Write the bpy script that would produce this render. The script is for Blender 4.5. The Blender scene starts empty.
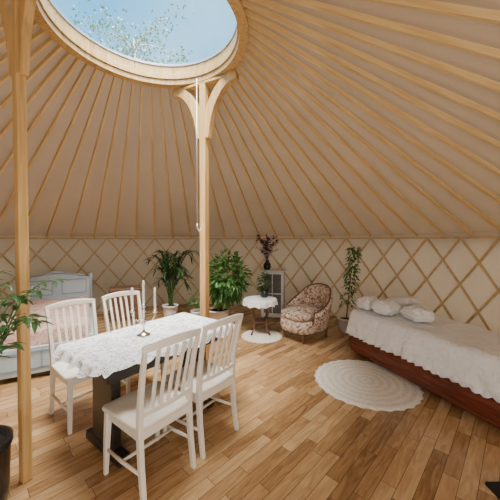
import bpy, bmesh, math, random
from mathutils import Vector, Matrix, noise
random.seed(7)
C = bpy.context.scene.collection
PI = math.pi
F = 280.0; HC = 1.55
YC = Vector((-1.0, 2.78, 0)); RW = 3.95; ZW = 1.62; RR = 0.975; ZR = 3.64

# ------------------------------------------------------------ materials
def newmat(name):
    m = bpy.data.materials.new(name); m.use_nodes = True
    nt = m.node_tree
    return m, nt, nt.nodes['Principled BSDF']
def plain(name, col, rough=0.5, metal=0.0, var=0.08, scale=8.0, bump=0.0, bscale=60.0, bdist=.01):
    m, nt, b = newmat(name)
    tc = nt.nodes.new('ShaderNodeTexCoord'); nz = nt.nodes.new('ShaderNodeTexNoise')
    nz.inputs['Scale'].default_value = scale; nz.inputs['Detail'].default_value = 4
    nt.links.new(tc.outputs['Object'], nz.inputs['Vector'])
    r = nt.nodes.new('ShaderNodeValToRGB')
    r.color_ramp.elements[0].position = .3; r.color_ramp.elements[1].position = .7
    r.color_ramp.elements[0].color = (*[c*(1-var) for c in col], 1)
    r.color_ramp.elements[1].color = (*[min(1, c*(1+var)) for c in col], 1)
    nt.links.new(nz.outputs['Fac'], r.inputs['Fac']); nt.links.new(r.outputs['Color'], b.inputs['Base Color'])
    b.inputs['Roughness'].default_value = rough; b.inputs['Metallic'].default_value = metal
    if bump:
        n2 = nt.nodes.new('ShaderNodeTexNoise'); n2.inputs['Scale'].default_value = bscale
        nt.links.new(tc.outputs['Object'], n2.inputs['Vector'])
        bp = nt.nodes.new('ShaderNodeBump'); bp.inputs['Strength'].default_value = bump; bp.inputs['Distance'].default_value = bdist
        nt.links.new(n2.outputs['Fac'], bp.inputs['Height']); nt.links.new(bp.outputs['Normal'], b.inputs['Normal'])
    return m
def wood(name, c1, c2, rough=0.5, scale=(30, 30, 2)):
    m, nt, b = newmat(name)
    tc = nt.nodes.new('ShaderNodeTexCoord'); mp = nt.nodes.new('ShaderNodeMapping')
    mp.inputs['Scale'].default_value = scale
    nz = nt.nodes.new('ShaderNodeTexNoise'); nz.inputs['Scale'].default_value = 1; nz.inputs['Detail'].default_value = 5
    nz.inputs['Distortion'].default_value = .6
    nt.links.new(tc.outputs['Object'], mp.inputs['Vector']); nt.links.new(mp.outputs['Vector'], nz.inputs['Vector'])
    r = nt.nodes.new('ShaderNodeValToRGB'); r.color_ramp.elements[0].position = .35; r.color_ramp.elements[1].position = .65
    r.color_ramp.elements[0].color = (*c1, 1); r.color_ramp.elements[1].color = (*c2, 1)
    nt.links.new(nz.outputs['Fac'], r.inputs['Fac']); nt.links.new(r.outputs['Color'], b.inputs['Base Color'])
    b.inputs['Roughness'].default_value = rough
    return m
M = {}
M['pine'] = wood('pine', (.54, .31, .10), (.72, .46, .18), .45)
M['rafter'] = wood('rafter_pine', (.66, .43, .17), (.84, .61, .29), .5, (30, 30, 2))
M['lattice'] = wood('lattice_pine', (.58, .41, .20), (.72, .53, .28), .5, (14, 14, 14))
M['white_paint'] = plain('white_painted_wood', (.78, .71, .60), .4, var=.04)
M['bed_paint'] = plain('pale_grey_paint', (.44, .52, .56), .45, var=.05)
M['cabinet_paint'] = plain('pale_cabinet_paint', (.60, .60, .57), .45, var=.05)
M['bed_trim'] = plain('grey_blue_trim_paint', (.28, .35, .40), .5, var=.05)
M['dark_table'] = wood('black_brown_wood', (.012, .010, .009), (.03, .022, .018), .35, (4, 40, 40))
M['mahogany'] = wood('mahogany', (.10, .02, .010), (.20, .045, .02), .22, (3, 25, 25))
M['brown_wood'] = wood('brown_wood', (.12, .05, .025), (.2, .09, .045), .4, (4, 25, 25))
M['cloth_white'] = plain('white_quilt', (.93, .93, .93), .9, var=.03, bump=.9, bscale=24, bdist=.02)
M['fur_white'] = plain('fluffy_white', (.93, .93, .92), .95, var=.04, bump=1.0, bscale=40, bdist=.02)
M['leaf'] = plain('leaf_green', (.055, .16, .025), .4, var=.45, scale=9)
M['leaf_dark'] = plain('leaf_dark_green', (.03, .09, .022), .4, var=.4, scale=9)
M['leaf_light'] = plain('leaf_fresh_green', (.07, .19, .04), .35, var=.4, scale=9)
M['leaf_tree'] = plain('leaf_tree', (.18, .31, .20), .6, var=.3)
M['stem'] = plain('stem', (.16, .11, .05), .7)
M['bark'] = plain('bark', (.34, .33, .27), .8)
M['black_pot'] = plain('black_glazed_pot', (.012, .012, .014), .3)
M['white_pot'] = plain('white_pot', (.78, .76, .73), .35)
M['soil'] = plain('soil', (.03, .02, .015), .95)
M['silver'] = plain('silver', (.7, .7, .68), .22, 1.0)
M['steel'] = plain('steel_cable', (.62, .62, .62), .35, .6)
M['candle'] = plain('ivory_candle', (.85, .80, .70), .5, var=.02)
M['black'] = plain('black_mat', (.01, .01, .01), .9)
M['flower_red'] = plain('dark_flower', (.09, .02, .03), .6, var=.4)
M['flower_white'] = plain('pale_flower', (.6, .5, .5), .6, var=.3)
M['glass_grey'] = plain('cabinet_glass', (.12, .12, .12), .1)
M['grass'] = plain('grass', (.10, .10, .06), .95, var=.4, scale=2)

# wicker
m, nt, b = newmat('wicker'); M['wicker'] = m
tc = nt.nodes.new('ShaderNodeTexCoord'); w = nt.nodes.new('ShaderNodeTexWave'); w.bands_direction = 'Z'
w.inputs['Scale'].default_value = 18; w.inputs['Distortion'].default_value = 3; w.inputs['Detail'].default_value = 2
nt.links.new(tc.outputs['Object'], w.inputs['Vector'])
r = nt.nodes.new('ShaderNodeValToRGB'); r.color_ramp.elements[0].color = (.45, .32, .24, 1); r.color_ramp.elements[1].color = (.82, .76, .68, 1)
nt.links.new(w.outputs['Fac'], r.inputs['Fac']); nt.links.new(r.outputs['Color'], b.inputs['Base Color']); b.inputs['Roughness'].default_value = .8

# lace (white thread with small real openings)
def lace(name, scale, open_, col=(.90, .90, .88)):
    m, nt, b = newmat(name)
    tc = nt.nodes.new('ShaderNodeTexCoord'); v = nt.nodes.new('ShaderNodeTexVoronoi'); v.inputs['Scale'].default_value = scale
    nz = nt.nodes.new('ShaderNodeTexNoise'); nz.inputs['Scale'].default_value = 14; nz.inputs['Detail'].default_value = 3; nz.inputs['Distortion'].default_value = 1.5
    nt.links.new(tc.outputs['Object'], v.inputs['Vector']); nt.links.new(tc.outputs['Object'], nz.inputs['Vector'])
    rp = nt.nodes.new('ShaderNodeValToRGB'); rp.color_ramp.elements[0].position = .44; rp.color_ramp.elements[0].color = (0, 0, 0, 1)
    rp.color_ramp.elements[1].position = .54; rp.color_ramp.elements[1].color = (1, 1, 1, 1)
    nt.links.new(nz.outputs['Fac'], rp.inputs['Fac'])
    mul = nt.nodes.new('ShaderNodeMath'); mul.operation = 'MULTIPLY'
    nt.links.new(rp.outputs['Color'], mul.inputs[0]); mul.inputs[1].default_value = open_
    gt = nt.nodes.new('ShaderNodeMath'); gt.operation = 'GREATER_THAN'
    nt.links.new(v.outputs['Distance'], gt.inputs[0]); nt.links.new(mul.outputs[0], gt.inputs[1])
    mx = nt.nodes.new('ShaderNodeMath'); mx.operation = 'MAXIMUM'; mx.inputs[1].default_value = .42
    nt.links.new(gt.outputs[0], mx.inputs[0]); nt.links.new(mx.outputs[0], b.inputs['Alpha'])
    b.inputs['Base Color'].default_value = (*col, 1); b.inputs['Roughness'].default_value = .9
    return m
M['lace'] = lace('white_lace', 100, .52)

# crochet rug (rings)
def ringrug(name, c1, c2, s):
    m, nt, b = newmat(name)
    tc = nt.nodes.new('ShaderNodeTexCoord'); w = nt.nodes.new('ShaderNodeTexWave'); w.wave_type = 'RINGS'; w.rings_direction = 'Z'
    w.inputs['Scale'].default_value = s; w.inputs['Distortion'].default_value = 1.6; w.inputs['Detail'].default_value = 3; w.inputs['Detail Scale'].default_value = 12
    nt.links.new(tc.outputs['Object'], w.inputs['Vector'])
    n2 = nt.nodes.new('ShaderNodeTexVoronoi'); n2.inputs['Scale'].default_value = 42; nt.links.new(tc.outputs['Object'], n2.inputs['Vector'])
    mm = nt.nodes.new('ShaderNodeMath'); mm.operation = 'MULTIPLY_ADD'; mm.inputs[1].default_value = -.7
    nt.links.new(n2.outputs['Distance'], mm.inputs[0]); 
    m2 = nt.nodes.new('ShaderNodeMath'); m2.operation = 'MULTIPLY_ADD'; m2.inputs[1].default_value = .4; m2.inputs[2].default_value = .62
    nt.links.new(w.outputs['Fac'], m2.inputs[0]); nt.links.new(m2.outputs[0], mm.inputs[2])
    r = nt.nodes.new('ShaderNodeValToRGB'); r.color_ramp.elements[0].color = (*c1, 1); r.color_ramp.elements[1].color = (*c2, 1)
    r.color_ramp.elements[0].position = .1; r.color_ramp.elements[1].position = .7
    nt.links.new(mm.outputs[0], r.inputs['Fac']); nt.links.new(r.outputs['Color'], b.inputs['Base Color'])
    bp = nt.nodes.new('ShaderNodeBump'); bp.inputs['Strength'].default_value = .4; bp.inputs['Distance'].default_value = .006
    nt.links.new(mm.outputs[0], bp.inputs['Height']); nt.links.new(bp.outputs['Normal'], b.inputs['Normal'])
    b.inputs['Roughness'].default_value = .95
    return m
M['rug'] = ringrug('cream_crochet', (.70, .63, .50), (.88, .83, .72), 4)

# floral fabric
def floral(name, base, c2, c3, scale):
    m, nt, b = newmat(name)
    tc = nt.nodes.new('ShaderNodeTexCoord')
    v = nt.nodes.new('ShaderNodeTexVoronoi'); v.inputs['Scale'].default_value = scale
    nz = nt.nodes.new('ShaderNodeTexNoise'); nz.inputs['Scale'].default_value = scale*1.3; nz.inputs['Detail'].default_value = 3; nz.inputs['Distortion'].default_value = 1.5
    nt.links.new(tc.outputs['Object'], v.inputs['Vector']); nt.links.new(tc.outputs['Object'], nz.inputs['Vector'])
    r = nt.nodes.new('ShaderNodeValToRGB'); e = r.color_ramp.elements
    e[0].position = .40; e[0].color = (*base, 1); e[1].position = .54; e[1].color = (*c3, 1)
    k = e.new(.47); k.color = (*c2, 1)
    nt.links.new(nz.outputs['Fac'], r.inputs['Fac'])
    lt = nt.nodes.new('ShaderNodeMath'); lt.operation = 'LESS_THAN'; lt.inputs[1].default_value = .22
    nt.links.new(v.outputs['Distance'], lt.inputs[0])
    mx = nt.nodes.new('ShaderNodeMix'); mx.data_type = 'RGBA'
    nt.links.new(lt.outputs[0], mx.inputs['Factor']); nt.links.new(r.outputs['Color'], mx.inputs['A']); mx.inputs['B'].default_value = (*c2, 1)
    nt.links.new(mx.outputs['Result'], b.inputs['Base Color']); b.inputs['Roughness'].default_value = .85
    return m
M['floral'] = floral('beige_floral_fabric', (.24, .13, .09), (.48, .33, .24), (.72, .60, .48), 15)
M['pink_quilt'] = floral('pink_floral_quilt', (.44, .25, .19), (.53, .33, .26), (.60, .41, .33), 12)

# canvas roof / wall with slight translucency
def canvas(name, col, trans, tcol):
    m, nt, b = newmat(name)
    out = nt.nodes['Material Output']
    tc = nt.nodes.new('ShaderNodeTexCoord'); nz = nt.nodes.new('ShaderNodeTexNoise'); nz.inputs['Scale'].default_value = 1.6; nz.inputs['Detail'].default_value = 5
    nt.links.new(tc.outputs['Object'], nz.inputs['Vector'])
    r = nt.nodes.new('ShaderNodeValToRGB'); r.color_ramp.elements[0].position = .3; r.color_ramp.elements[1].position = .7
    r.color_ramp.elements[0].color = (*[c*.95 for c in col], 1); r.color_ramp.elements[1].color = (*[c*1.04 for c in col], 1)
    nt.links.new(nz.outputs['Fac'], r.inputs['Fac']); nt.links.new(r.outputs['Color'], b.inputs['Base Color'])
    b.inputs['Roughness'].default_value = .95
    t = nt.nodes.new('ShaderNodeBsdfTranslucent'); t.inputs['Color'].default_value = (*tcol, 1)
    mx = nt.nodes.new('ShaderNodeMixShader'); mx.inputs[0].default_value = trans
    nt.links.new(b.outputs[0], mx.inputs[1]); nt.links.new(t.outputs[0], mx.inputs[2]); nt.links.new(mx.outputs[0], out.inputs['Surface'])
    return m
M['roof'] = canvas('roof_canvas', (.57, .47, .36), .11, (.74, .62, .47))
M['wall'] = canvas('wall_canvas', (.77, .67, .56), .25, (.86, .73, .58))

# floor
m, nt, b = newmat('oak_plank_floor'); M['floor'] = m
tc = nt.nodes.new('ShaderNodeTexCoord'); mp = nt.nodes.new('ShaderNodeMapping'); mp.inputs['Rotation'].default_value = (0, 0, -math.radians(46))
nt.links.new(tc.outputs['Object'], mp.inputs['Vector'])
br = nt.nodes.new('ShaderNodeTexBrick'); br.offset = .37; br.offset_frequency = 2; br.squash = 1.35; br.squash_frequency = 3
br.inputs['Scale'].default_value = 1; br.inputs['Brick Width'].default_value = .56; br.inputs['Row Height'].default_value = .092
br.inputs['Mortar Size'].default_value = .0015; br.inputs['Mortar Smooth'].default_value = .2
br.inputs['Color1'].default_value = (0, 0, 0, 1); br.inputs['Color2'].default_value = (1, 1, 1, 1); br.inputs['Mortar'].default_value = (.0, .0, .0, 1)
nt.links.new(mp.outputs['Vector'], br.inputs['Vector'])
mp2 = nt.nodes.new('ShaderNodeMapping'); mp2.inputs['Scale'].default_value = (3.0, 20, 1)
nt.links.new(mp.outputs['Vector'], mp2.inputs['Vector'])
va = nt.nodes.new('ShaderNodeVectorMath'); va.operation = 'ADD'
sc = nt.nodes.new('ShaderNodeVectorMath'); sc.operation = 'SCALE'; sc.inputs['Scale'].default_value = 37
nt.links.new(br.outputs['Color'], sc.inputs[0]); nt.links.new(mp2.outputs['Vector'], va.inputs[0]); nt.links.new(sc.outputs[0], va.inputs[1])
nz = nt.nodes.new('ShaderNodeTexNoise'); nz.inputs['Scale'].default_value = 1; nz.inputs['Detail'].default_value = 6; nz.inputs['Distortion'].default_value = 1.8
nt.links.new(va.outputs[0], nz.inputs['Vector'])
a1 = nt.nodes.new('ShaderNodeMath'); a1.operation = 'MULTIPLY_ADD'; a1.inputs[1].default_value = .52; a1.inputs[2].default_value = -.15
nt.links.new(br.outputs['Color'], a1.inputs[0])
a2 = nt.nodes.new('ShaderNodeMath'); a2.operation = 'MULTIPLY_ADD'; a2.inputs[1].default_value = .92
nt.links.new(nz.outputs['Fac'], a2.inputs[0]); nt.links.new(a1.outputs[0], a2.inputs[2])
r = nt.nodes.new('ShaderNodeValToRGB'); e = r.color_ramp.elements
e[0].position = .12; e[0].color = (.16, .078, .030, 1); e[1].position = .92; e[1].color = (.60, .40, .20, 1)
k = e.new(.4); k.color = (.34, .185, .075, 1); k = e.new(.64); k.color = (.46, .27, .12, 1)
nt.links.new(a2.outputs[0], r.inputs['Fac'])
mx = nt.nodes.new('ShaderNodeMix'); mx.data_type = 'RGBA'; mx.inputs['B'].default_value = (.05, .02, .01, 1)
nt.links.new(br.outputs['Fac'], mx.inputs['Factor']); nt.links.new(r.outputs['Color'], mx.inputs['A'])
nt.links.new(mx.outputs['Result'], b.inputs['Base Color']); b.inputs['Roughness'].default_value = .27

# dome acrylic
m, nt, b = newmat('dome_acrylic'); M['dome'] = m
out = nt.nodes['Material Output']
tr = nt.nodes.new('ShaderNodeBsdfTransparent'); tr.inputs['Color'].default_value = (.97, .99, 1, 1)
gl = nt.nodes.new('ShaderNodeBsdfGlossy'); gl.inputs['Roughness'].default_value = .05
mxs = nt.nodes.new('ShaderNodeMixShader'); mxs.inputs[0].default_value = .02
nt.links.new(tr.outputs[0], mxs.inputs[1]); nt.links.new(gl.outputs[0], mxs.inputs[2]); nt.links.new(mxs.outputs[0], out.inputs['Surface'])

# ------------------------------------------------------------ mesh builder
class MB:
    def __init__(s): s.v = []; s.f = []
    def add(s, vs, fs):
        o = len(s.v); s.v += [Vector(v) for v in vs]; s.f += [tuple(i+o for i in f) for f in fs]; return s
    def box(s, c, d, mat=None):
        x, y, z = [k/2 for k in d]; c = Vector(c)
        vs = [Vector((i*x, j*y, k*z)) for k in (-1, 1) for j in (-1, 1) for i in (-1, 1)]
        if mat is not None: vs = [mat @ v for v in vs]
        return s.add([v+c for v in vs], [(0, 2, 3, 1), (4, 5, 7, 6), (0, 1, 5, 4), (2, 6, 7, 3), (0, 4, 6, 2), (1, 3, 7, 5)])
    def sweep(s, pts, wd, up=(0, 0, 1)):
        pts = [Vector(p) for p in pts]; n = len(pts)
        if isinstance(wd, tuple): wd = [wd]*n
        vs = []; fs = []
        for i, p in enumerate(pts):
            t = (pts[min(i+1, n-1)]-pts[max(i-1, 0)]).normalized()
            u = Vector(up)
            if abs(t.dot(u)) > .98: u = Vector((0, 1, 0)) if abs(t.y) < .9 else Vector((1, 0, 0))
            sd = t.cross(u).normalized(); uu = sd.cross(t).normalized()
            w, d = wd[i]
            vs += [p-sd*w/2-uu*d/2, p+sd*w/2-uu*d/2, p+sd*w/2+uu*d/2, p-sd*w/2+uu*d/2]
        for i in range(n-1):
            a = i*4
            for k in range(4): fs.append((a+k, a+(k+1) % 4, a+4+(k+1) % 4, a+4+k))
        fs.append((3, 2, 1, 0)); a = (n-1)*4; fs.append((a, a+1, a+2, a+3))
        return s.add(vs, fs)
    def tube(s, pts, rad, seg=8):
        pts = [Vector(p) for p in pts]; n = len(pts)
        if not isinstance(rad, (list, tuple)): rad = [rad]*n
        vs = []; fs = []; prev = None
        for i, p in enumerate(pts):
            t = (pts[min(i+1, n-1)]-pts[max(i-1, 0)]).normalized()
            if prev is None:
                u = Vector((0, 0, 1)) if abs(t.z) < .9 else Vector((1, 0, 0))
                sd = t.cross(u).normalized()
            else: sd = (prev-t*prev.dot(t)).normalized()
            prev = sd; uu = sd.cross(t)
            for k in range(seg):
                a = 2*PI*k/seg; vs.append(p+(sd*math.cos(a)+uu*math.sin(a))*rad[i])
        for i in range(n-1):
            for k in range(seg): fs.append((i*seg+k, i*seg+(k+1) % seg, (i+1)*seg+(k+1) % seg, (i+1)*seg+k))
        fs.append(tuple(range(seg-1, -1, -1))); fs.append(tuple(range((n-1)*seg, n*seg)))
        return s.add(vs, fs)
    def lathe(s, prof, seg=24, c=(0, 0, 0), cap0=True, cap1=True):
        vs = []; fs = []; c = Vector(c); n = len(prof)
        for (r_, z) in prof:
            for k in range(seg):
                a = 2*PI*k/seg; vs.append(c+Vector((r_*math.cos(a), r_*math.sin(a), z)))
        for i in range(n-1):
            for k in range(seg): fs.append((i*seg+k, i*seg+(k+1) % seg, (i+1)*seg+(k+1) % seg, (i+1)*seg+k))
        if cap0: fs.append(tuple(range(seg-1, -1, -1)))
        if cap1: fs.append(tuple(range((n-1)*seg, n*seg)))
        return s.add(vs, fs)
    def prism(s, poly, y0, y1):
        n = len(poly); vs = [Vector((x, y0, z)) for x, z in poly]+[Vector((x, y1, z)) for x, z in poly]
        fs = [tuple(range(n)), tuple(range(2*n-1, n-1, -1))]+[(k, k+n, (k+1) % n+n, (k+1) % n) for k in range(n)]
        return s.add(vs, fs)
    def skirt(s, a, b, r, prof, top=(.25, .5, .72, .88), jit=None, ns=14, nc=5, crown=0.0, close=True):
        def outline(off):
            A = a-off; B = b-off; R = max(.005, min(r-off*.6, A, B)); pts = []
            for (cx, cy, a0) in ((A-R, B-R, 0), (-(A-R), B-R, PI/2), (-(A-R), -(B-R), PI), (A-R, -(B-R), 1.5*PI)):
                for k in range(nc+1):
                    t = a0+PI/2*k/nc; pts.append((cx+R*math.cos(t), cy+R*math.sin(t)))
                nx = {0: (-(A-R), B), PI/2: (-A, -(B-R)), PI: (A-R, -B), 1.5*PI: (A, B-R)}[a0]
                l = pts[-1]
                for k in range(1, ns): pts.append((l[0]+(nx[0]-l[0])*k/ns, l[1]+(nx[1]-l[1])*k/ns))
            return pts
        o0 = outline(prof[0][0]); n = len(o0); rings = []
        for q in top: rings.append([Vector((x*q, y*q, prof[0][1]+crown*(1-q*q))) for x, y in o0])
        for off, z in prof: rings.append([Vector((x, y, z)) for x, y in outline(off)])
        if jit: rings = [[jit(v, i-len(top), k, n) for k, v in enumerate(rg)] for i, rg in enumerate(rings)]
        vs = [v for rg in rings for v in rg]; fs = [tuple(range(n))]
        for i in range(len(rings)-1):
            for k in range(n): fs.append((i*n+k, (i+1)*n+k, (i+1)*n+(k+1) % n, i*n+(k+1) % n))
        if close: fs.append(tuple(range(len(rings)*n-1, (len(rings)-1)*n-1, -1)))
        return s.add(vs, fs)
    def leaf(s, p, d, L, W, droop=.2, roll=0):
        p = Vector(p); d = Vector(d).normalized(); u = Vector((0, 0, 1)) if abs(d.z) < .95 else Vector((1, 0, 0))
        sd = d.cross(u).normalized(); n = sd.cross(d)
        if roll: R_ = Matrix.Rotation(roll, 3, d); sd = R_ @ sd; n = R_ @ n
        dr = Vector((0, 0, -droop*L))
        q = [p, p+d*L*.3+sd*W*.45+n*W*.12, p+d*L*.3, p+d*L*.3-sd*W*.45+n*W*.12,
             p+d*L*.65+sd*W*.4+n*W*.1+dr*.4, p+d*L*.65+dr*.4, p+d*L*.65-sd*W*.4+n*W*.1+dr*.4, p+d*L+dr]
        return s.add(q, [(0, 1, 2), (0, 2, 3), (1, 4, 5, 2), (2, 5, 6, 3), (4, 7, 5), (5, 7, 6)])
    def build(s, name, mat, parent=None, smooth=False, bevel=0, loc=None, angle=None):
        me = bpy.data.meshes.new(name); me.from_pydata([tuple(v) for v in s.v], [], s.f); me.update()
        bm = bmesh.new(); bm.from_mesh(me); bmesh.ops.recalc_face_normals(bm, faces=bm.faces); bm.to_mesh(me); bm.free()
        me.materials.append(mat)
        o = bpy.data.objects.new(name, me); C.objects.link(o)
        if parent: o.parent = parent
        if loc is not None: o.location = loc
        if smooth:
            for p in me.polygons: p.use_smooth = True
        if bevel:
            bv = o.modifiers.new('bevel', 'BEVEL'); bv.width = bevel; bv.segments = 2; bv.limit_method = 'ANGLE'
        return o
def tag(o, label, cat, group=None):
    o['label'] = label; o['category'] = cat
    if group: o['group'] = group
    return o
def thing(name, label, cat, loc=(0, 0, 0), rz=0, group=None):
    o = bpy.data.objects.new(name, None); C.objects.link(o); o.location = loc; o.rotation_euler = (0, 0, rz)
    o.empty_display_size = .1
    return tag(o, label, cat, group)
def struct(o): o['kind'] = 'structure'; return o
def dup(root, loc, rz, label):
    r_ = root.copy(); C.objects.link(r_); r_.location = loc; r_.rotation_euler = (0, 0, rz); r_['label'] = label
    for ch in list(root.children):
        c = ch.copy(); C.objects.link(c); c.parent = r_
        for g in ch.children:
            d = g.copy(); C.objects.link(d); d.parent = c
    return r_
def face(fx, fy): return math.atan2(-fx, fy)

# ------------------------------------------------------------ setting
mb = MB(); mb.lathe([(RW+.12, -.05), (RW+.12, 0)], 96); o = mb.build('floor', M['floor'], loc=(YC.x, YC.y, 0)); struct(o)
mb = MB(); mb.lathe([(40, -.3), (40, -.06)], 64); struct(mb.build('ground', M['grass']))
mb = MB(); mb.lathe([(RW+.04, -.02), (RW+.04, ZW+.06), (RW+.10, ZW+.06), (RW+.10, -.02), (RW+.04, -.02)], 120, cap0=False, cap1=False)
struct(mb.build('wall_surround', M['wall'], loc=(YC.x, YC.y, 0), smooth=False))
mb = MB()
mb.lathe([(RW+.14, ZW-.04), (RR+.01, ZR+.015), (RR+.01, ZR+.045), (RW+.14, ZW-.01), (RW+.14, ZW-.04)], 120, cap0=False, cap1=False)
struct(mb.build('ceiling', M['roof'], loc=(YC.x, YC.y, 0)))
mb = MB(); mb.lathe([(RW-.03, ZW-.05), (RW-.03, ZW-.025), (RW+.035, ZW-.025), (RW+.035, ZW-.05), (RW-.03, ZW-.05)], 120, cap0=False, cap1=False)
struct(mb.build('trim_1', M['lattice'], loc=(YC.x, YC.y, 0)))

# lattice of crossed slats
NL = 50
lat = thing('wall_lattice', 'crisscross pine lattice lining the whole round canvas wall', 'lattice', (YC.x, YC.y, 0))
zt = ZW-.03; zb = .02
for layer, (sg, rad) in enumerate(((1, RW+.012), (-1, RW-.004))):
    mb = MB()
    span = 2*PI/NL*2.5
    for i in range(NL):
        a0 = 2*PI*i/NL; pts = []
        for k in range(9):
            a = a0+sg*span*k/8; pts.append(Vector((rad*math.cos(a), rad*math.sin(a), zt+(zb-zt)*k/8)))
        vs = []; fs = []
        for k, p in enumerate(pts):
            t = (pts[min(k+1, 8)]-pts[max(k-1, 0)]).normalized(); rd = Vector((p.x, p.y, 0)).normalized()
            sd = t.cross(rd).normalized()
            for (q, e_) in ((-1, -1), (1, -1), (1, 1), (-1, 1)): vs.append(p+sd*q*.0155+rd*e_*.006)
        for k in range(8):
            for j in range(4): fs.append((k*4+j, k*4+(j+1) % 4, k*4+4+(j+1) % 4, k*4+4+j))
        fs += [(0, 1, 2, 3), (35, 34, 33, 32)]
        mb.add(vs, fs)
    mb.build('slat_layer', M['lattice'], lat)

# rafters
NR = 60
mb = MB()
L = math.hypot(RW-.02-RR, ZR-ZW)
mb.box((0, 0, L/2), (.028, .038, L))
raf = mb.build('roof_rafter', M['rafter'], bevel=.003)
tag(raf, 'pine rafter running from the crown ring down to the lattice wall', 'rafter', 'identical pine roof rafters')
for i in range(NR):
    a = 2*PI*i/NR
    o = raf if i == 0 else raf.copy()
    if i: C.objects.link(o)
    p0 = YC+Vector(((RW-.0)*math.cos(a), (RW-.0)*math.sin(a), ZW)); p1 = YC+Vector((RR*math.cos(a), RR*math.sin(a), ZR-.02))
    zax = (p1-p0).normalized(); xax = Vector((-math.sin(a), math.cos(a), 0)); yax = zax.cross(xax)
    mt = Matrix((xax, yax, zax)).transposed().to_4x4(); mt.translation = p0
    o.matrix_world = mt
# crown ring
cr = thing('crown_ring', 'large round pine crown ring holding the clear roof dome', 'crown ring', (YC.x, YC.y, ZR))
mb = MB(); mb.lathe([(RR-.10, -.01), (RR+.01, -.01), (RR+.01, .05), (RR-.10, .05), (RR-.10, -.01)], 72, cap0=False, cap1=False); mb.build('ring_beam', M['pine'], cr, smooth=False, bevel=.004)
mb = MB(); mb.lathe([(RR-.085, -.075), (RR+.012, -.075), (RR+.012, -.014), (RR-.085, -.014), (RR-.085, -.075)], 72, cap0=False, cap1=False); mb.build('lower_ring_beam', M['pine'], cr, smooth=False, bevel=.004)
mb = MB()
for i in range(12):
    a0 = 2*PI*i/12+.003; a1 = 2*PI*(i+1)/12-.003; n = 6; vs = []; fs = []
    for k in range(n+1):
        a = a0+(a1-a0)*k/n
        for rr, zz in ((RR-.085, .056), (RR-.02, .056), (RR-.02, .15), (RR-.085, .15)): vs.append((rr*math.cos(a), rr*math.sin(a), zz))
    for k in range(n):
        for j in range(4): fs.append((k*4+j, k*4+(j+1) % 4, k*4+4+(j+1) % 4, k*4+4+j))
    fs += [(0, 1, 2, 3), (n*4+3, n*4+2, n*4+1, n*4)]
    mb.add(vs, fs)
mb.build('curb_segments', M['pine'], cr)
mb = MB(); mb.lathe([(RR-.095, .152), (RR+.0, .152), (RR+.0, .18), (RR-.095, .18), (RR-.095, .152)], 72, cap0=False, cap1=False)
o = mb.build('dome_rim', M['steel'], cr); o['label'] = 'pale grey rim under the clear dome'
mb = MB()
mb.lathe([((RR-.05)*math.cos(t*PI/2/8), .18+.3*math.sin(t*PI/2/8)) for t in range(8)]+[(.01, .48)], 48, cap0=False)
o = mb.build('dome', M['dome'], cr, smooth=True); o['label'] = 'clear acrylic dome'

# posts
def post(label, loc, ztop, zb0, wd=.085, name='support_post', sp=.30, bw=.085):
    t = thing(name, label, 'post', loc, face(.456, .89))
    mb = MB(); mb.box((0, 0, ztop/2), (wd, wd, ztop)); mb.build('post_shaft', M['pine'], t, bevel=.006)
    for s_ in (-1, 1):
        mb = MB(); pts = []
        for k in range(9):
            u = k/8; pts.append((s_*(wd*.4+sp*(1-math.cos(u*PI/2))+.09*u), 0, zb0+(ztop-.02-zb0)*math.sin(u*PI/2)**.95))
        mb.sweep(pts, [(bw, wd*.95)]*9, up=(0, 1, 0)); mb.build('curved_brace', M['pine'], t, bevel=.005)
    mb = MB(); mb.box((0, 0, ztop-.015), (2*sp+.26, wd, .03)); mb.build('header', M['pine'], t, bevel=.004)
    return t
post('pine post with curved braces standing behind the far end of the table', (-.585, 3.60, 0), 3.545, 2.84, .088, sp=.36, bw=.115)
post('near pine post at the left edge beside the black planter', (-1.45, 1.78, 0), 3.33, 2.58, .056, sp=.34, bw=.09)
# hanging cable
cb = thing('crank_pole', 'thin grey metal crank pole hanging beside the middle post', 'pole', (-.665, 3.53, 0))
MB().tube([(0, 0, 1.75), (0, 0, 3.563)], .0045).build('rod', M['steel'], cb, smooth=True)
MB().tube([(0, 0, 1.76), (.0, 0, 1.70), (.03, 0, 1.66), (.05, 0, 1.70)], .005).build('hook', M['steel'], cb, smooth=True)

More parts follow.
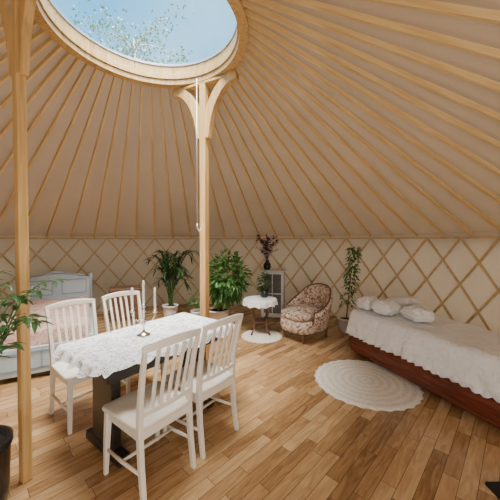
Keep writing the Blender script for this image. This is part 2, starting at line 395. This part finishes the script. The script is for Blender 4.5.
# ------------------------------------------------------------ dining chairs
def make_chair(label):
    t = thing('dining_chair', label, 'chair', group='white dining chairs around the table')
    W = M['white_paint']
    mb = MB(); mb.skirt(.215, .215, .05, [(.012, .462), (.003, .458), (0, .448), (.006, .436), (.02, .432)], top=(.4, .8), ns=4,
        jit=lambda v, i, k, n: Vector((v.x*(1+.06*(v.y/.215)), v.y, v.z-(.008 if i == -2 else 0))))
    mb.build('seat', W, t, smooth=True)
    for s_ in (-1, 1):
        MB().sweep([(s_*.185, .175, .432), (s_*.192, .185, .22), (s_*.197, .192, 0)], [(.038, .038), (.034, .034), (.026, .026)], up=(0, 1, 0)).build('leg', W, t, bevel=.004)
        MB().sweep([(s_*.187, -.235, 0), (s_*.185, -.205, .22), (s_*.185, -.19, .44), (s_*.187, -.205, .62), (s_*.193, -.240, .80), (s_*.198, -.275, .935)],
                   [(.028, .032), (.030, .036), (.032, .038), (.030, .032), (.028, .028), (.026, .024)], up=(0, 1, 0)).build('leg', W, t, bevel=.004)
    pts = []; wd = []
    for k in range(13):
        u = -1+2*k/12; pts.append((u*.215, -.273-.03*(1-u*u), .938+.016*(1-u*u))); wd.append((.022, .052-.014*u*u))
    MB().sweep(pts, wd).build('top_rail', W, t, bevel=.006)
    MB().sweep([(x, -.205-.012*(1-(x/.18)**2), .535) for x in (-.18, -.09, 0, .09, .18)], (.018, .032)).build('lower_rail', W, t, bevel=.004)
    for k in range(5):
        x = -.116+.058*k; b = .03*(1-(x/.215)**2)
        MB().sweep([(x*.95, -.210, .548), (x, -.223-b*.5, .67), (x*1.03, -.247-b*.8, .80), (x*1.05, -.273-b, .92)], [(.025, .011)]*4, up=(0, 1, 0)).build('backrest_slat', W, t, bevel=.003)
    mb = MB()
    mb.box((0, .18, .405), (.35, .018, .055)); mb.box((0, -.19, .405), (.35, .018, .055))
    mb.box((-.185, 0, .405), (.018, .35, .055)); mb.box((.185, 0, .405), (.018, .35, .055)); mb.build('apron', W, t)
    for s_ in (-1, 1): MB().tube([(s_*.190, -.215, .19), (s_*.190, 0, .17), (s_*.193, .188, .17)], [.009, .012, .009]).build('stretcher', W, t, smooth=True)
    MB().tube([(-.19, 0, .17), (0, 0, .17), (.19, 0, .17)], [.009, .012, .009]).build('stretcher', W, t, smooth=True)
    return t
ch = make_chair('white slatted dining chair nearest the camera, its seat in full view')
ch.location = (-.684, 1.868, 0); ch.rotation_euler = (0, 0, face(-.8, .6))
dup(ch, (-.41, 2.25, 0), face(-.8, .6), 'white slatted dining chair on the near side, in front of the middle post')
dup(ch, (-1.476, 2.48, 0), face(.8, -.6), 'white slatted dining chair across the table in front of the bed')
dup(ch, (-1.196, 2.91, 0), face(.8, -.6), 'white slatted dining chair behind the candelabra near the palm')

# ------------------------------------------------------------ table
TC = Vector((-.81, 2.38, 0)); TR = math.atan2(.8, .6)
t = thing('dining_table', 'dark wooden dining table with white lace cloth on top', 'table', TC, TR)
mb = MB(); mb.box((0, 0, .72), (1.20, .70, .06)); mb.build('tabletop', M['dark_table'], t, bevel=.008)
mb = MB(); mb.box((0, .25, .65), (1.05, .02, .09)); mb.box((0, -.25, .65), (1.05, .02, .09)); mb.box((-.52, 0, .65), (.02, .5, .09)); mb.box((.52, 0, .65), (.02, .5, .09))
mb.build('apron', M['dark_table'], t)
for s_ in (-1, 1):
    mb = MB(); mb.box((s_*.42, 0, .37), (.07, .30, .60)); mb.box((s_*.42, 0, .65), (.08, .46, .07))
    mb.box((s_*.42, 0, .035), (.09, .50, .07)); mb.build('pedestal', M['dark_table'], t, bevel=.012)
MB().box((0, 0, .22), (.80, .04, .10)).build('stretcher', M['dark_table'], t, bevel=.006)
def cj(v, i, k, n):
    if i < 1: return v+Vector((0, 0, .0015*(1+noise.noise(v*9))))
    q = max(0, i-1)
    w_ = .005*q*(1+math.sin(k*PI/3.5))
    dz = -.018*abs(math.sin(k*PI/4)) if i >= 5 else 0
    dz += .04*noise.noise(Vector((v.x*4, v.y*4, 2)))*q*.35 if i > 2 else 0
    dr = Vector((v.x*.4 if abs(v.y) > .35 else v.x, v.y if abs(v.y) > .35 else v.y*.2, 0)).normalized()
    return v+dr*w_+Vector((0, 0, dz))
mb = MB(); mb.skirt(.614, .364, .03, [(.025, .7525), (.006, .752), (-.001, .744), (-.002, .734), (-.004, .722), (-.006, .712), (-.008, .705)], jit=cj, ns=32, close=False)
o = mb.build('tablecloth', M['lace'], smooth=True); o.location = (TC.x, TC.y, 0); o.rotation_euler = (0, 0, TR)
tag(o, 'white lace tablecloth draped over the dark dining table', 'tablecloth')

# candelabra
t = thing('candelabra', 'silver three-armed candelabra with ivory candles on the lace cloth', 'candelabra', (-.89, 2.33, .7555), 0)
MB().lathe([(.055, 0), (.055, .006), (.03, .016), (.012, .03), (.009, .08), (.018, .095), (.008, .11), (.007, .19), (.016, .20), (.007, .215), (.007, .235), (.02, .24), (.013, .262)], 20).build('stem', M['silver'], t, smooth=True)
for s_ in (-1, 1):
    mb = MB(); mb.tube([(0, 0, .13), (s_*.03, 0, .115), (s_*.07, 0, .125), (s_*.095, 0, .165), (s_*.095, 0, .19)], .005)
    mb.lathe([(.006, .185), (.02, .192), (.013, .212)], 14, (s_*.095, 0, 0)); mb.build('arm', M['silver'], t, smooth=True)
    MB().lathe([(.010, .205), (.010, .39), (.004, .40)], 12, (s_*.095, 0, 0)).build('candle', M['candle'], t, smooth=True)
MB().lathe([(.010, .255), (.010, .45), (.004, .46)], 12).build('candle', M['candle'], t, smooth=True)

# ------------------------------------------------------------ daybed right
fc = Vector((1.34, 3.87)); dl = Vector((.353, -.936)); dn = Vector((.936, .353)); LEN = 1.98; WID = .86
ctr = fc+dl*LEN/2+dn*WID/2
t = thing('daybed', 'antique daybed with dark red mahogany base and bulging front', 'daybed', (ctr.x, ctr.y, 0), math.atan2(dl.y, dl.x))
mb = MB(); mb.skirt(LEN/2-.01, WID/2-.0, .10, [(.03, .33), (.02, .32), (.02, .27), (-.0, .25), (-.012, .19), (-.005, .13), (.02, .09), (.01, .08), (.01, .05)], ns=12)
mb.build('base', M['mahogany'], t, smooth=True)
for sx in (-1, 1):
    for sy in (-1, 1): MB().lathe([(.03, 0), (.05, .02), (.05, .04), (.035, .06)], 16, (sx*(LEN/2-.14), sy*(WID/2-.12), 0)).build('foot', M['mahogany'], t, smooth=True)
mb = MB(); mb.skirt(LEN/2-.04, WID/2-.04, .10, [(.04, .51), (.01, .50), (0, .46), (0, .35), (.02, .335)], ns=10); mb.build('mattress', M['cloth_white'], t, smooth=True)
def qj(v, i, k, n):
    z = .014*noise.noise(Vector((v.x*5, v.y*5, 3)))+.010*noise.noise(Vector((v.x*16, v.y*16, 5)))
    dr = Vector((v.x*.3, v.y, 0)).normalized() if abs(v.y) > .3 else Vector((v.x, 0, 0)).normalized()
    if i < 0: return v+Vector((0, 0, z))
    w_ = noise.noise(Vector((k*.32, i*.25, 0)))*.006*i
    if i >= 7: w_ += .008*math.sin(k*PI/1.5)*(i-6)
    dz = .014*abs(math.sin(k*PI/3)) if i >= 9 else .008*noise.noise(Vector((k*.2, 7, 0)))
    return v+dr*w_+Vector((0, 0, z*(.6 if i < 3 else 0)+dz))
mb = MB(); mb.skirt(LEN/2+.0, WID/2+.0, .11, [(.07, .60), (.03, .592), (.005, .565), (-.008, .50), (-.014, .43), (-.018, .37), (-.020, .335), (-.018, .32), (-.022, .30), (-.026, .262)],
    top=tuple(q/12 for q in range(2, 12)), jit=qj, ns=60, nc=8, close=False)
o = mb.build('bed_cover', M['cloth_white'], smooth=True); o.location = (ctr.x, ctr.y, 0); o.rotation_euler = (0, 0, math.atan2(dl.y, dl.x))
tag(o, 'white quilted throw with a scalloped hem covering the mahogany daybed', 'throw')
def cushion(label, loc, a, b, h, rx, ry, rz, mat, name='cushion', amp=1.0):
    def j(v, i, k, n):
        w = v+Vector((a*9, b*5, 0))
        q = noise.noise(w*9)*.022+noise.noise(w*30)*.014*amp; d3 = v.normalized() if v.length else v
        return v+d3*q
    mb = MB(); pr = []
    R0 = min(a, b)
    for k in range(11):
        u = PI*(.10+.80*k/10); pr.append((R0*.55*(1-math.sin(u))-(.016 if k == 5 else 0), h/2*math.cos(u)))
    mb.skirt(a, b, R0*.5, pr, top=(.2, .4, .6, .75, .88), jit=j, ns=10, nc=6, crown=h*.12)
    o = mb.build(name, mat, smooth=True); o.location = loc; o.rotation_euler = (rx, ry, rz)
    return tag(o, label, 'cushion')
def dp(s_, w_, z): p = fc+dl*s_+dn*w_; return (p.x, p.y, z)
rzb = math.atan2(dl.y, dl.x)
cushion('flat white pillow lying furthest back on the daybed', dp(.32, .66, .70), .20, .15, .14, 0, math.radians(-10), rzb, M['cloth_white'], 'pillow', .4)
cushion('small fluffy white cushion at the front left corner of the daybed', dp(.15, .24, .69), .11, .13, .15, .0, -.05, rzb, M['fur_white'])
cushion('plump white cushion in the middle of the daybed pillow group', dp(.45, .24, .695), .13, .15, .16, 0, .05, rzb+.2, M['fur_white'])
cushion('round fluffy white cushion furthest right of the daybed pillow group', dp(.79, .36, .69), .15, .14, .15, .0, -.0, rzb-.3, M['fur_white'])

# ------------------------------------------------------------ bed left
hd = Vector((.86, .5)).normalized(); hc = Vector((-3.34, 4.84)); bl = Vector((.5, -.86)).normalized(); BL = 1.96; BW = 1.0
bc = hc+bl*BL/2
t = thing('bed', 'pale grey painted bed with a carved headboard against the left wall', 'bed', (bc.x, bc.y, 0), math.atan2(bl.y, bl.x)+PI/2)
P = M['bed_paint']
prof = [(-.50, .05), (.50, .05), (.50, .86), (.46, .89), (.40, .90), (.34, .94), (.20, .96), (.10, 1.0), (0, 1.02), (-.10, 1.0), (-.20, .96), (-.34, .94), (-.40, .90), (-.46, .89), (-.50, .86)]
MB().prism(prof, BL/2-.02, BL/2+.02).build('headboard', P, t, bevel=.005)
for s_ in (-1, 1):
    MB().lathe([(.032, 0), (.032, .86), (.04, .87), (.03, .89), (.036, .92), (.02, .96), (.004, .975)], 14, (s_*.505, BL/2, 0)).build('bed_post', P, t, smooth=True)
for (cx, w_) in ((-.25, .36), (.25, .36)):
    mb = MB(); z0, z1 = .62, .86
    for q in ((cx, z0, w_, .02), (cx, z1, w_, .02)): mb.box((q[0], BL/2-.028, q[1]), (q[2], .016, q[3]))
    for s_ in (-1, 1): mb.box((cx+s_*w_/2, BL/2-.028, (z0+z1)/2), (.02, .016, z1-z0+.02))
    o = mb.build('panel_moulding', M['bed_trim'], t)
mb = MB(); mb.tube([(x, BL/2-.03, .915+.065*(1-(abs(x)/.42)**1.5)) for x in [(-.42+.84*k/14) for k in range(15)]], .012); mb.build('crest_moulding', M['bed_trim'], t, smooth=True)
for s_ in (-1, 1): MB().box((s_*(BW/2), 0, .24), (.035, BL-.06, .20)).build('side_rail', P, t, bevel=.006)
mb = MB(); mb.box((0, -BL/2, .21), (BW+.02, .04, .30)); mb.build('footboard', P, t, bevel=.006)
mb = MB(); mb.box((0, -BL/2-.022, .31), (BW-.12, .012, .02)); mb.box((0, -BL/2-.022, .13), (BW-.12, .012, .02))
for x in (-.43, 0, .43): mb.box((x, -BL/2-.022, .22), (.02, .012, .20))
mb.build('panel_moulding', M['bed_trim'], t)
for s_ in (-1, 1): MB().lathe([(.03, 0), (.03, .38), (.036, .39), (.02, .42)], 14, (s_*.49, -BL/2, 0)).build('bed_post', P, t, smooth=True)
mb = MB(); mb.skirt(BW/2-.03, BL/2-.03, .06, [(.03, .46), (0, .43), (0, .22), (.03, .20)], ns=8); mb.build('mattress', M['cloth_white'], t, smooth=True)
def bj(v, i, k, n): return v+Vector((0, 0, .016*noise.noise(Vector((v.x*4, v.y*4, 1)))))
mb = MB(); mb.skirt(BW/2-.022, BL/2-.03, .07, [(.05, .55), (.015, .54), (0, .50), (-.006, .355)], top=(.2, .4, .6, .75, .9), jit=bj, ns=16, close=False)
o = mb.build('quilt', M['pink_quilt'], smooth=True); o.location = (bc.x, bc.y, 0); o.rotation_euler = t.rotation_euler
tag(o, 'dusty pink floral quilt spread over the grey painted bed', 'quilt')

# chest beyond the bed
t = thing('wooden_chest', 'low reddish brown wooden chest beside the bed headboard', 'chest', (-2.42, 5.42, 0), face(.4, -.9))
MB().box((0, 0, .31), (.52, .34, .50)).build('body', M['brown_wood'], t, bevel=.006)
MB().box((0, 0, .60), (.57, .38, .08)).build('lid', M['brown_wood'], t, bevel=.015)
MB().box((0, .174, .48), (.05, .012, .06)).build('latch', M['steel'], t)
for sx in (-1, 1):
    for sy in (-1, 1): MB().box((sx*.22, sy*.13, .03), (.05, .05, .06)).build('foot', M['brown_wood'], t)

# ------------------------------------------------------------ armchair
t = thing('armchair', 'vintage barrel armchair in beige and brown floral fabric with wood trim', 'armchair', (.92, 4.50, 0), face(-.82, -.6))
t.scale = (1.04, 1.10, .98)
mb = MB(); n = 28; vs = []; fs = []
def ah(a):
    c_ = abs(math.degrees(a)); return .82-.08*(c_/50)**2 if c_ < 50 else .74-.27*min(1, (c_-50)/60)**.7
rim = []
for k in range(n+1):
    a = math.radians(-118+236*k/n); h = ah(a)
    fl = 1+.10*math.cos(a/2)
    loop = [(.31, .24), (.33, .30), (.335*fl, h-.10), (.35*fl, h-.03), (.33*fl, h), (.29*fl, h), (.265*fl, h-.03), (.255*fl, h-.10), (.25, .42), (.25, .28)]
    rim.append((-.31*fl*math.sin(a), -.31*fl*math.cos(a)*1.02, h+.004))
    for r_, z in loop:
        tuft = .010*math.sin(k*1.35)*(1 if r_ < .3 and z > .45 else 0)
        vs.append((-(r_+tuft)*math.sin(a), -(r_+tuft)*math.cos(a)*1.02, z))
m_ = 10
for k in range(n):
    for j in range(m_): fs.append((k*m_+j, k*m_+(j+1) % m_, (k+1)*m_+(j+1) % m_, (k+1)*m_+j))
fs += [tuple(range(m_)), tuple(range((n+1)*m_-1, n*m_-1, -1))]
mb.add(vs, fs); o = mb.build('backrest', M['floral'], t, smooth=True)
ss = o.modifiers.new('s', 'SUBSURF'); ss.levels = 1; ss.render_levels = 1
rim = [(rim[0][0], rim[0][1]+.03, .30)]+rim+[(rim[-1][0], rim[-1][1]+.03, .30)]
MB().tube(rim, .013, 8).build('wood_frame', M['brown_wood'], t, smooth=True)
mb = MB(); mb.skirt(.25, .30, .16, [(.05, .455), (.01, .44), (0, .40), (.0, .37), (.02, .345)], top=(.3, .6, .85), ns=5, crown=.03)
o = mb.build('seat_cushion', M['floral'], t, smooth=True, loc=(0, .09, 0))
mb = MB(); mb.skirt(.29, .32, .2, [(.02, .34), (0, .33), (0, .20), (.02, .15)], ns=5); mb.build('seat_base', M['floral'], t, smooth=True, loc=(0, .06, 0))
for sx in (-1, 1):
    for sy in (-.2, .28): MB().lathe([(.014, 0), (.02, .03), (.014, .06), (.028, .11), (.026, .17)], 12, (sx*.20, sy, 0)).build('leg', M['brown_wood'], t, smooth=True)
for (x, z) in ((-.12, .66), (.0, .70), (.12, .66), (-.06, .57), (.06, .57)):
    MB().lathe([(.014, -.006), (.012, .004), (.004, .008)], 10, (0, 0, 0)).build('button', M['floral'], t, smooth=True, loc=(x, -math.sqrt(max(0, .272**2-x*x)), z)).rotation_euler = (-PI/2, 0, 0)

# ------------------------------------------------------------ side table with doily + rugs
def rug(label, loc, R_, name='round_rug'):
    mb = MB(); seg = 144; vs = []; fs = []
    rs = [.0, .25, .5, .75, .9, .96, 1.0]
    for r_ in rs[1:]:
        for k in range(seg):
            a = 2*PI*k/seg; q = R_*r_*(1+(.016*math.cos(a*28) if r_ >= .95 else 0)); vs.append((q*math.cos(a), q*math.sin(a), .010 if r_ < .99 else .001))
    m_ = len(rs)-1
    fs.append(tuple(range(seg)))
    for i in range(m_-1):
        for k in range(seg): fs.append((i*seg+k, i*seg+(k+1) % seg, (i+1)*seg+(k+1) % seg, (i+1)*seg+k))
    fs.append(tuple(range(m_*seg-1, (m_-1)*seg-1, -1)))
    mb.add(vs, fs); o = mb.build(name, M['rug'], smooth=True, loc=loc); return tag(o, label, 'rug')
rug('large round cream crocheted rug on the planks before the daybed', (1.27, 3.05, 0), .545)
rug('small round cream rug under the little round table', (.19, 4.50, 0), .33)
t = thing('side_table', 'small round dark wooden table with curved legs beside the armchair', 'side table', (.17, 4.62, .011))
MB().lathe([(.23, .545), (.25, .55), (.25, .57), (.24, .575)], 32).build('tabletop', M['brown_wood'], t, smooth=False)
for k in range(4):
    a = PI/4+k*PI/2; pts = []
    for (r_, z) in ((.17, .545), (.20, .47), (.17, .34), (.13, .22), (.15, .10), (.21, .01)): pts.append((r_*math.cos(a), r_*math.sin(a), z))
    MB().tube(pts, [.018, .02, .016, .013, .012, .015]).build('leg', M['brown_wood'], t, smooth=True)
MB().lathe([(.13, .20), (.14, .205), (.14, .22), (.13, .225)], 24).build('shelf', M['brown_wood'], t)
def dj(v, i, k, n):
    if i < 1: return v
    return v+Vector((v.x, v.y, 0)).normalized()*(.010*i*math.sin(k*PI/3))*.5+Vector((0, 0, .012*math.cos(k*PI/3) if i >= 3 else 0))
mb = MB(); mb.skirt(.262, .262, .26, [(.01, .589), (0, .586), (-.006, .565), (-.012, .53), (-.014, .49)], jit=dj, ns=3, nc=15, close=False)
o = mb.build('table_doily', M['cloth_white'], smooth=True, loc=(.17, 4.62, 0)); tag(o, 'white scalloped cloth on the small round side table', 'table cloth')

# ------------------------------------------------------------ cabinet
t = thing('display_cabinet', 'narrow pale grey cabinet with dark glass door behind the side table', 'cabinet', (.46, 5.55, 0), face(-.2, -1))
G = M['cabinet_paint']
mb = MB(); mb.box((0, -.13, .50), (.44, .02, .88)); mb.box((-.21, 0, .50), (.02, .26, .88)); mb.box((.21, 0, .50), (.02, .26, .88)); mb.box((0, 0, .07), (.44, .28, .03)); mb.box((0, 0, .95), (.48, .32, .03))
mb.build('body', G, t, bevel=.003)
for z in (.36, .65): MB().box((0, 0, z), (.40, .24, .015)).build('shelf', G, t)
mb = MB(); mb.box((-.19, .14, .51), (.04, .02, .84)); mb.box((.19, .14, .51), (.04, .02, .84)); mb.box((0, .14, .91), (.40, .02, .04)); mb.box((0, .14, .11), (.40, .02, .04)); mb.box((0, .14, .51), (.40, .016, .02)); mb.box((0, .14, .51), (.015, .016, .8))
d_ = mb.build('door', G, t)
MB().box((0, .137, .51), (.35, .004, .79)).build('pane', M['glass_grey'], d_)
for sx in (-1, 1):
    for sy in (-1, 1): MB().box((sx*.19, sy*.11, .028), (.04, .04, .056)).build('foot', G, t)

# ------------------------------------------------------------ plants
def pot(t, mat, r0, r1, h, name='pot', rim=.01):
    MB().lathe([(r0, 0), (r0*.5+r1*.5+.01, h*.5), (r1, h-.03), (r1+rim, h-.03), (r1+rim, h), (r1-.012, h), (r1-.02, h-.04), (.01, h-.04)], 28).build(name, mat, t, smooth=True)
    MB().lathe([(r1-.022, h-.05), (r1-.022, h-.03)], 20).build('soil', M['soil'], t)
def rnd(a, b): return random.uniform(a, b)
def arc(p, az, reach, rise, sag, n=10):
    p = Vector(p); out_ = []
    for k in range(n+1):
        u = k/n; out_.append(p+Vector((math.cos(az)*reach*u**1.3, math.sin(az)*reach*u**1.3, rise*math.sin(u*PI/2*1.0)-sag*u**3)))
    return out_
# palm
t = thing('potted_palm', 'feathery green palm in a white pot against the lattice wall', 'plant', (-1.58, 5.52, 0))
pot(t, M['white_pot'], .11, .15, .27)
for k in range(26):
    az = 2*PI*k/26*2.4+rnd(-.3, .3); rc = rnd(.16, .48); rs = rnd(.65, 1.2) if k % 3 else rnd(1.05, 1.25)
    pts = arc((rnd(-.03, .03), rnd(-.03, .03), .24), az, rc, rs, rnd(.08, .3))
    mb = MB(); mb.tube(pts, [.007-.0005*i for i in range(len(pts))], 5)
    for i in range(4, 11):
        for q in (0, .5):
            if i == 10 and q: continue
            p = pts[i].lerp(pts[min(i+1, 10)], q); tg = (pts[i]-pts[i-1]).normalized(); sd = tg.cross(Vector((0, 0, 1))).normalized()
            for s_ in (-1, 1):
                mb.leaf(p, tg*.9+sd*s_*.8+Vector((0, 0, rnd(-.1, .25))), rnd(.13, .21), .034, rnd(.2, .5))
    mb.build('frond', M['leaf_dark'], t, smooth=False)
def bush(t, cz, rx, rz_, n, lmat, L, W, base, off=(0, 0), stems=7):
    mb = MB(); sm = MB()
    for k in range(stems):
        a = 2*PI*k/stems; sm.tube([(base[0]+.02*math.cos(a), base[1]+.02*math.sin(a), base[2]), (off[0]*.5+.08*math.cos(a), off[1]*.5+.08*math.sin(a), (base[2]+cz)/2), (off[0]+rx*.6*math.cos(a), off[1]+rx*.6*math.sin(a), cz+rnd(-.1, .25))], [.009, .007, .004], 6)
    for k in range(n):
        while True:
            v = Vector((rnd(-1, 1), rnd(-1, 1), rnd(-1, 1)))
            if .35 < v.length < 1: break
        lump = 1+.25*noise.noise(v*2.3)
        p = Vector((off[0]+v.x*rx*lump, off[1]+v.y*rx*lump, cz+v.z*rz_*lump))
        d = v.normalized()+Vector((rnd(-.6, .6), rnd(-.6, .6), rnd(-.5, .3)))
        mb.leaf(p, d, L*rnd(.7, 1.2), W*rnd(.8, 1.2), rnd(.1, .5), rnd(-.5, .5))
    sm.build('stem', M['stem'], t, smooth=True); mb.build('foliage', lmat, t)
t = thing('potted_ficus', 'bushy green leafy plant in a pale wicker basket behind the middle post', 'plant', (-.56, 4.90, 0))
pot(t, M['wicker'], .15, .19, .34, 'basket')
bush(t, .90, .35, .41, 1000, M['leaf'], .12, .055, (0, 0, .3), off=(.16, -.02))
t = thing('potted_fern', 'small green plant in a white pot left of the middle post', 'plant', (-.98, 5.2, 0))
pot(t, M['white_pot'], .09, .13, .24)
mb = MB()
for k in range(40):
    az = rnd(0, 6.28); pts = arc((0, 0, .22), az, rnd(.1, .22), rnd(.15, .36), rnd(0, .15), 5)
    for i in range(1, 6): mb.leaf(pts[i], (pts[i]-pts[i-1])+Vector((rnd(-.03, .03), rnd(-.03, .03), 0)), .07, .025, .2)
mb.build('foliage', M['leaf_light'], t)
# flowers on the cabinet
t = thing('flower_vase', 'dark vase of tall dark red and pale flowers on the cabinet', 'vase', (.34, 5.53, .966))
MB().lathe([(.05, 0), (.075, .05), (.07, .11), (.035, .16), (.045, .19)], 20).build('vase', M['black_pot'], t, smooth=True)
sm = MB(); fl = MB(); fw = MB()
for k in range(26):
    az = rnd(0, 6.28); pts = arc((0, 0, .15), az, rnd(.04, .22), rnd(.15, .5), 0, 5); sm.tube(pts, .003, 5)
    for j in range(16):
        q = pts[random.choice((2, 3, 4, 5))]; d = Vector((rnd(-1, 1), rnd(-1, 1), rnd(-.5, 1)))
        (fw if k % 4 == 0 else fl).leaf(q, d, rnd(.04, .08), .035, .1, rnd(-1, 1))
sm.build('stem', M['stem'], t); fl.build('foliage', M['flower_red'], t); fw.build('blossom', M['flower_white'], t)
t = thing('potted_creeper', 'small dark trailing plant in a black pot on the side table', 'plant', (.24, 4.70, .592))
pot(t, M['black_pot'], .05, .07, .12)
bush(t, .25, .11, .15, 170, M['leaf_dark'], .06, .03, (0, 0, .1), stems=4)
# vine on right
t = thing('climbing_plant', 'tall narrow climbing plant in a white pot behind the daybed', 'plant', (1.63, 4.72, 0))
pot(t, M['white_pot'], .10, .14, .24)
mb = MB(); sm = MB()
pts = [(0, 0, .2), (.03, .0, .5), (.07, .03, .8), (.09, .0, 1.1), (.13, .0, 1.40)]; sm.tube(pts, [.01, .009, .008, .006, .004], 6)
sm.build('stem', M['stem'], t)
for k in range(300):
    u = rnd(0, 1)**.8; z = .42+u*1.02; x = .02+.12*u; rr = .10+.07*noise.noise(Vector((0, 0, z*5)))
    a = rnd(0, 6.28); p = (x+rr*rnd(.2, 1)*math.cos(a), rr*rnd(.2, 1)*math.sin(a), z)
    mb.leaf(p, (math.cos(a), math.sin(a), rnd(-.9, .2)), rnd(.05, .09), .032, .3, rnd(-.5, .5))
mb.build('foliage', M['leaf'], t)
# foreground plant left
t = thing('potted_money_tree', 'fresh green leafy plant in a tall black planter at the left edge', 'plant', (-1.43, 1.40, 0))
pot(t, M['black_pot'], .13, .165, .50, 'planter')
mb = MB(); sm = MB()
for k in range(20):
    az = -1.0+1.9*k/15+rnd(-.2, .2) if k < 16 else rnd(1.4, 5)
    pts = arc((rnd(-.04, .04), rnd(-.04, .04), .46), az, rnd(.12, .34), rnd(.55, .92), rnd(.0, .06), 9); sm.tube(pts, [.006-.0004*i for i in range(10)], 6)
    for i in range(5, 10):
        tg = (pts[i]-pts[i-1]).normalized(); sd = tg.cross(Vector((rnd(-.3, .3), rnd(-.3, .3), 1))).normalized()
        for s_ in (-1, 1): mb.leaf(pts[i], tg*.5+sd*s_+Vector((0, 0, rnd(-.2, .2))), rnd(.07, .11), .030, rnd(.2, .5), rnd(-.4, .4))
    mb.leaf(pts[-1], tg, .10, .032, .3)
sm.build('stem', M['leaf_light'], t, smooth=True); mb.build('foliage', M['leaf_light'], t)

# mat at lower right
mb = MB(); mb.skirt(.3, .2, .02, [(.006, .014), (0, .010), (0, .001)], ns=6)
o = mb.build('floor_mat', M['black'], loc=(1.79, 1.555, 0)); tag(o, 'black mat cut off at the lower right corner of the floor', 'mat')

# tree outside
t = thing('tree', 'leafy pale green tree seen through the roof dome', 'tree', (-4.9, 11.5, -.06))
sm = MB(); mb = MB()
sm.tube([(0, 0, 0), (.1, 0, 3), (.0, 0, 6), (.3, 0, 8.2), (.2, 0, 9.8)], [.2, .16, .10, .06, .02], 8)
for k in range(46):
    z = rnd(5.5, 9.6); az = rnd(0, 6.28); L_ = rnd(1.0, 3.2)
    pts = arc((.15, 0, z), az, L_, rnd(.5, 1.3), 0, 6); sm.tube(pts, [.035, .03, .024, .02, .014, .01, .006], 5)
    for i in range(2, 7):
        for j in range(13):
            p = pts[i]+Vector((rnd(-.35, .35), rnd(-.35, .35), rnd(-.3, .3))); mb.leaf(p, (rnd(-1, 1), rnd(-1, 1), rnd(-1, .5)), rnd(.09, .15), .07, .1, rnd(-1, 1))
sm.build('trunk', M['bark'], t, smooth=True); mb.build('foliage', M['leaf_tree'], t)

# ------------------------------------------------------------ light
w = bpy.data.worlds.new('sky'); bpy.context.scene.world = w; w.use_nodes = True; nt = w.node_tree
bg = nt.nodes['Background']; tc = nt.nodes.new('ShaderNodeTexCoord'); nz = nt.nodes.new('ShaderNodeTexNoise')
nz.inputs['Scale'].default_value = 2.2; nz.inputs['Detail'].default_value = 6
nt.links.new(tc.outputs['Generated'], nz.inputs['Vector'])
r = nt.nodes.new('ShaderNodeValToRGB'); r.color_ramp.elements[0].position = .48; r.color_ramp.elements[1].position = .9
r.color_ramp.elements[0].color = (.13, .50, .88, 1); r.color_ramp.elements[1].color = (.60, .88, 1, 1)
nt.links.new(nz.outputs['Fac'], r.inputs['Fac']); nt.links.new(r.outputs['Color'], bg.inputs['Color']); bg.inputs['Strength'].default_value = 2.1
s = bpy.data.lights.new('sun', 'SUN'); s.energy = 42; s.angle = math.radians(60); s.color = (1, .97, .93)
o = bpy.data.objects.new('sun', s); C.objects.link(o); o.rotation_euler = (math.radians(14), math.radians(6), 0)
a = bpy.data.lights.new('rear_fill', 'AREA'); a.energy = 58; a.shape = 'RECTANGLE'; a.size = 2.2; a.size_y = 1.3; a.color = (1, .97, .94)  # added fill lamp behind the camera; the closed wall there has no door
o = bpy.data.objects.new('rear_fill', a); C.objects.link(o); o.location = (.27, -.75, 1.0); o.rotation_euler = (math.radians(96), 0, math.atan2(1.0, 2.78))

cam = bpy.data.cameras.new('camera'); co = bpy.data.objects.new('camera', cam); C.objects.link(co)
cam.sensor_width = 36; cam.lens = F/500*36; cam.shift_y = -.008; cam.clip_start = .05
co.location = (0, 0, HC); co.rotation_euler = (math.radians(90-1.2), 0, 0)
bpy.context.scene.camera = co
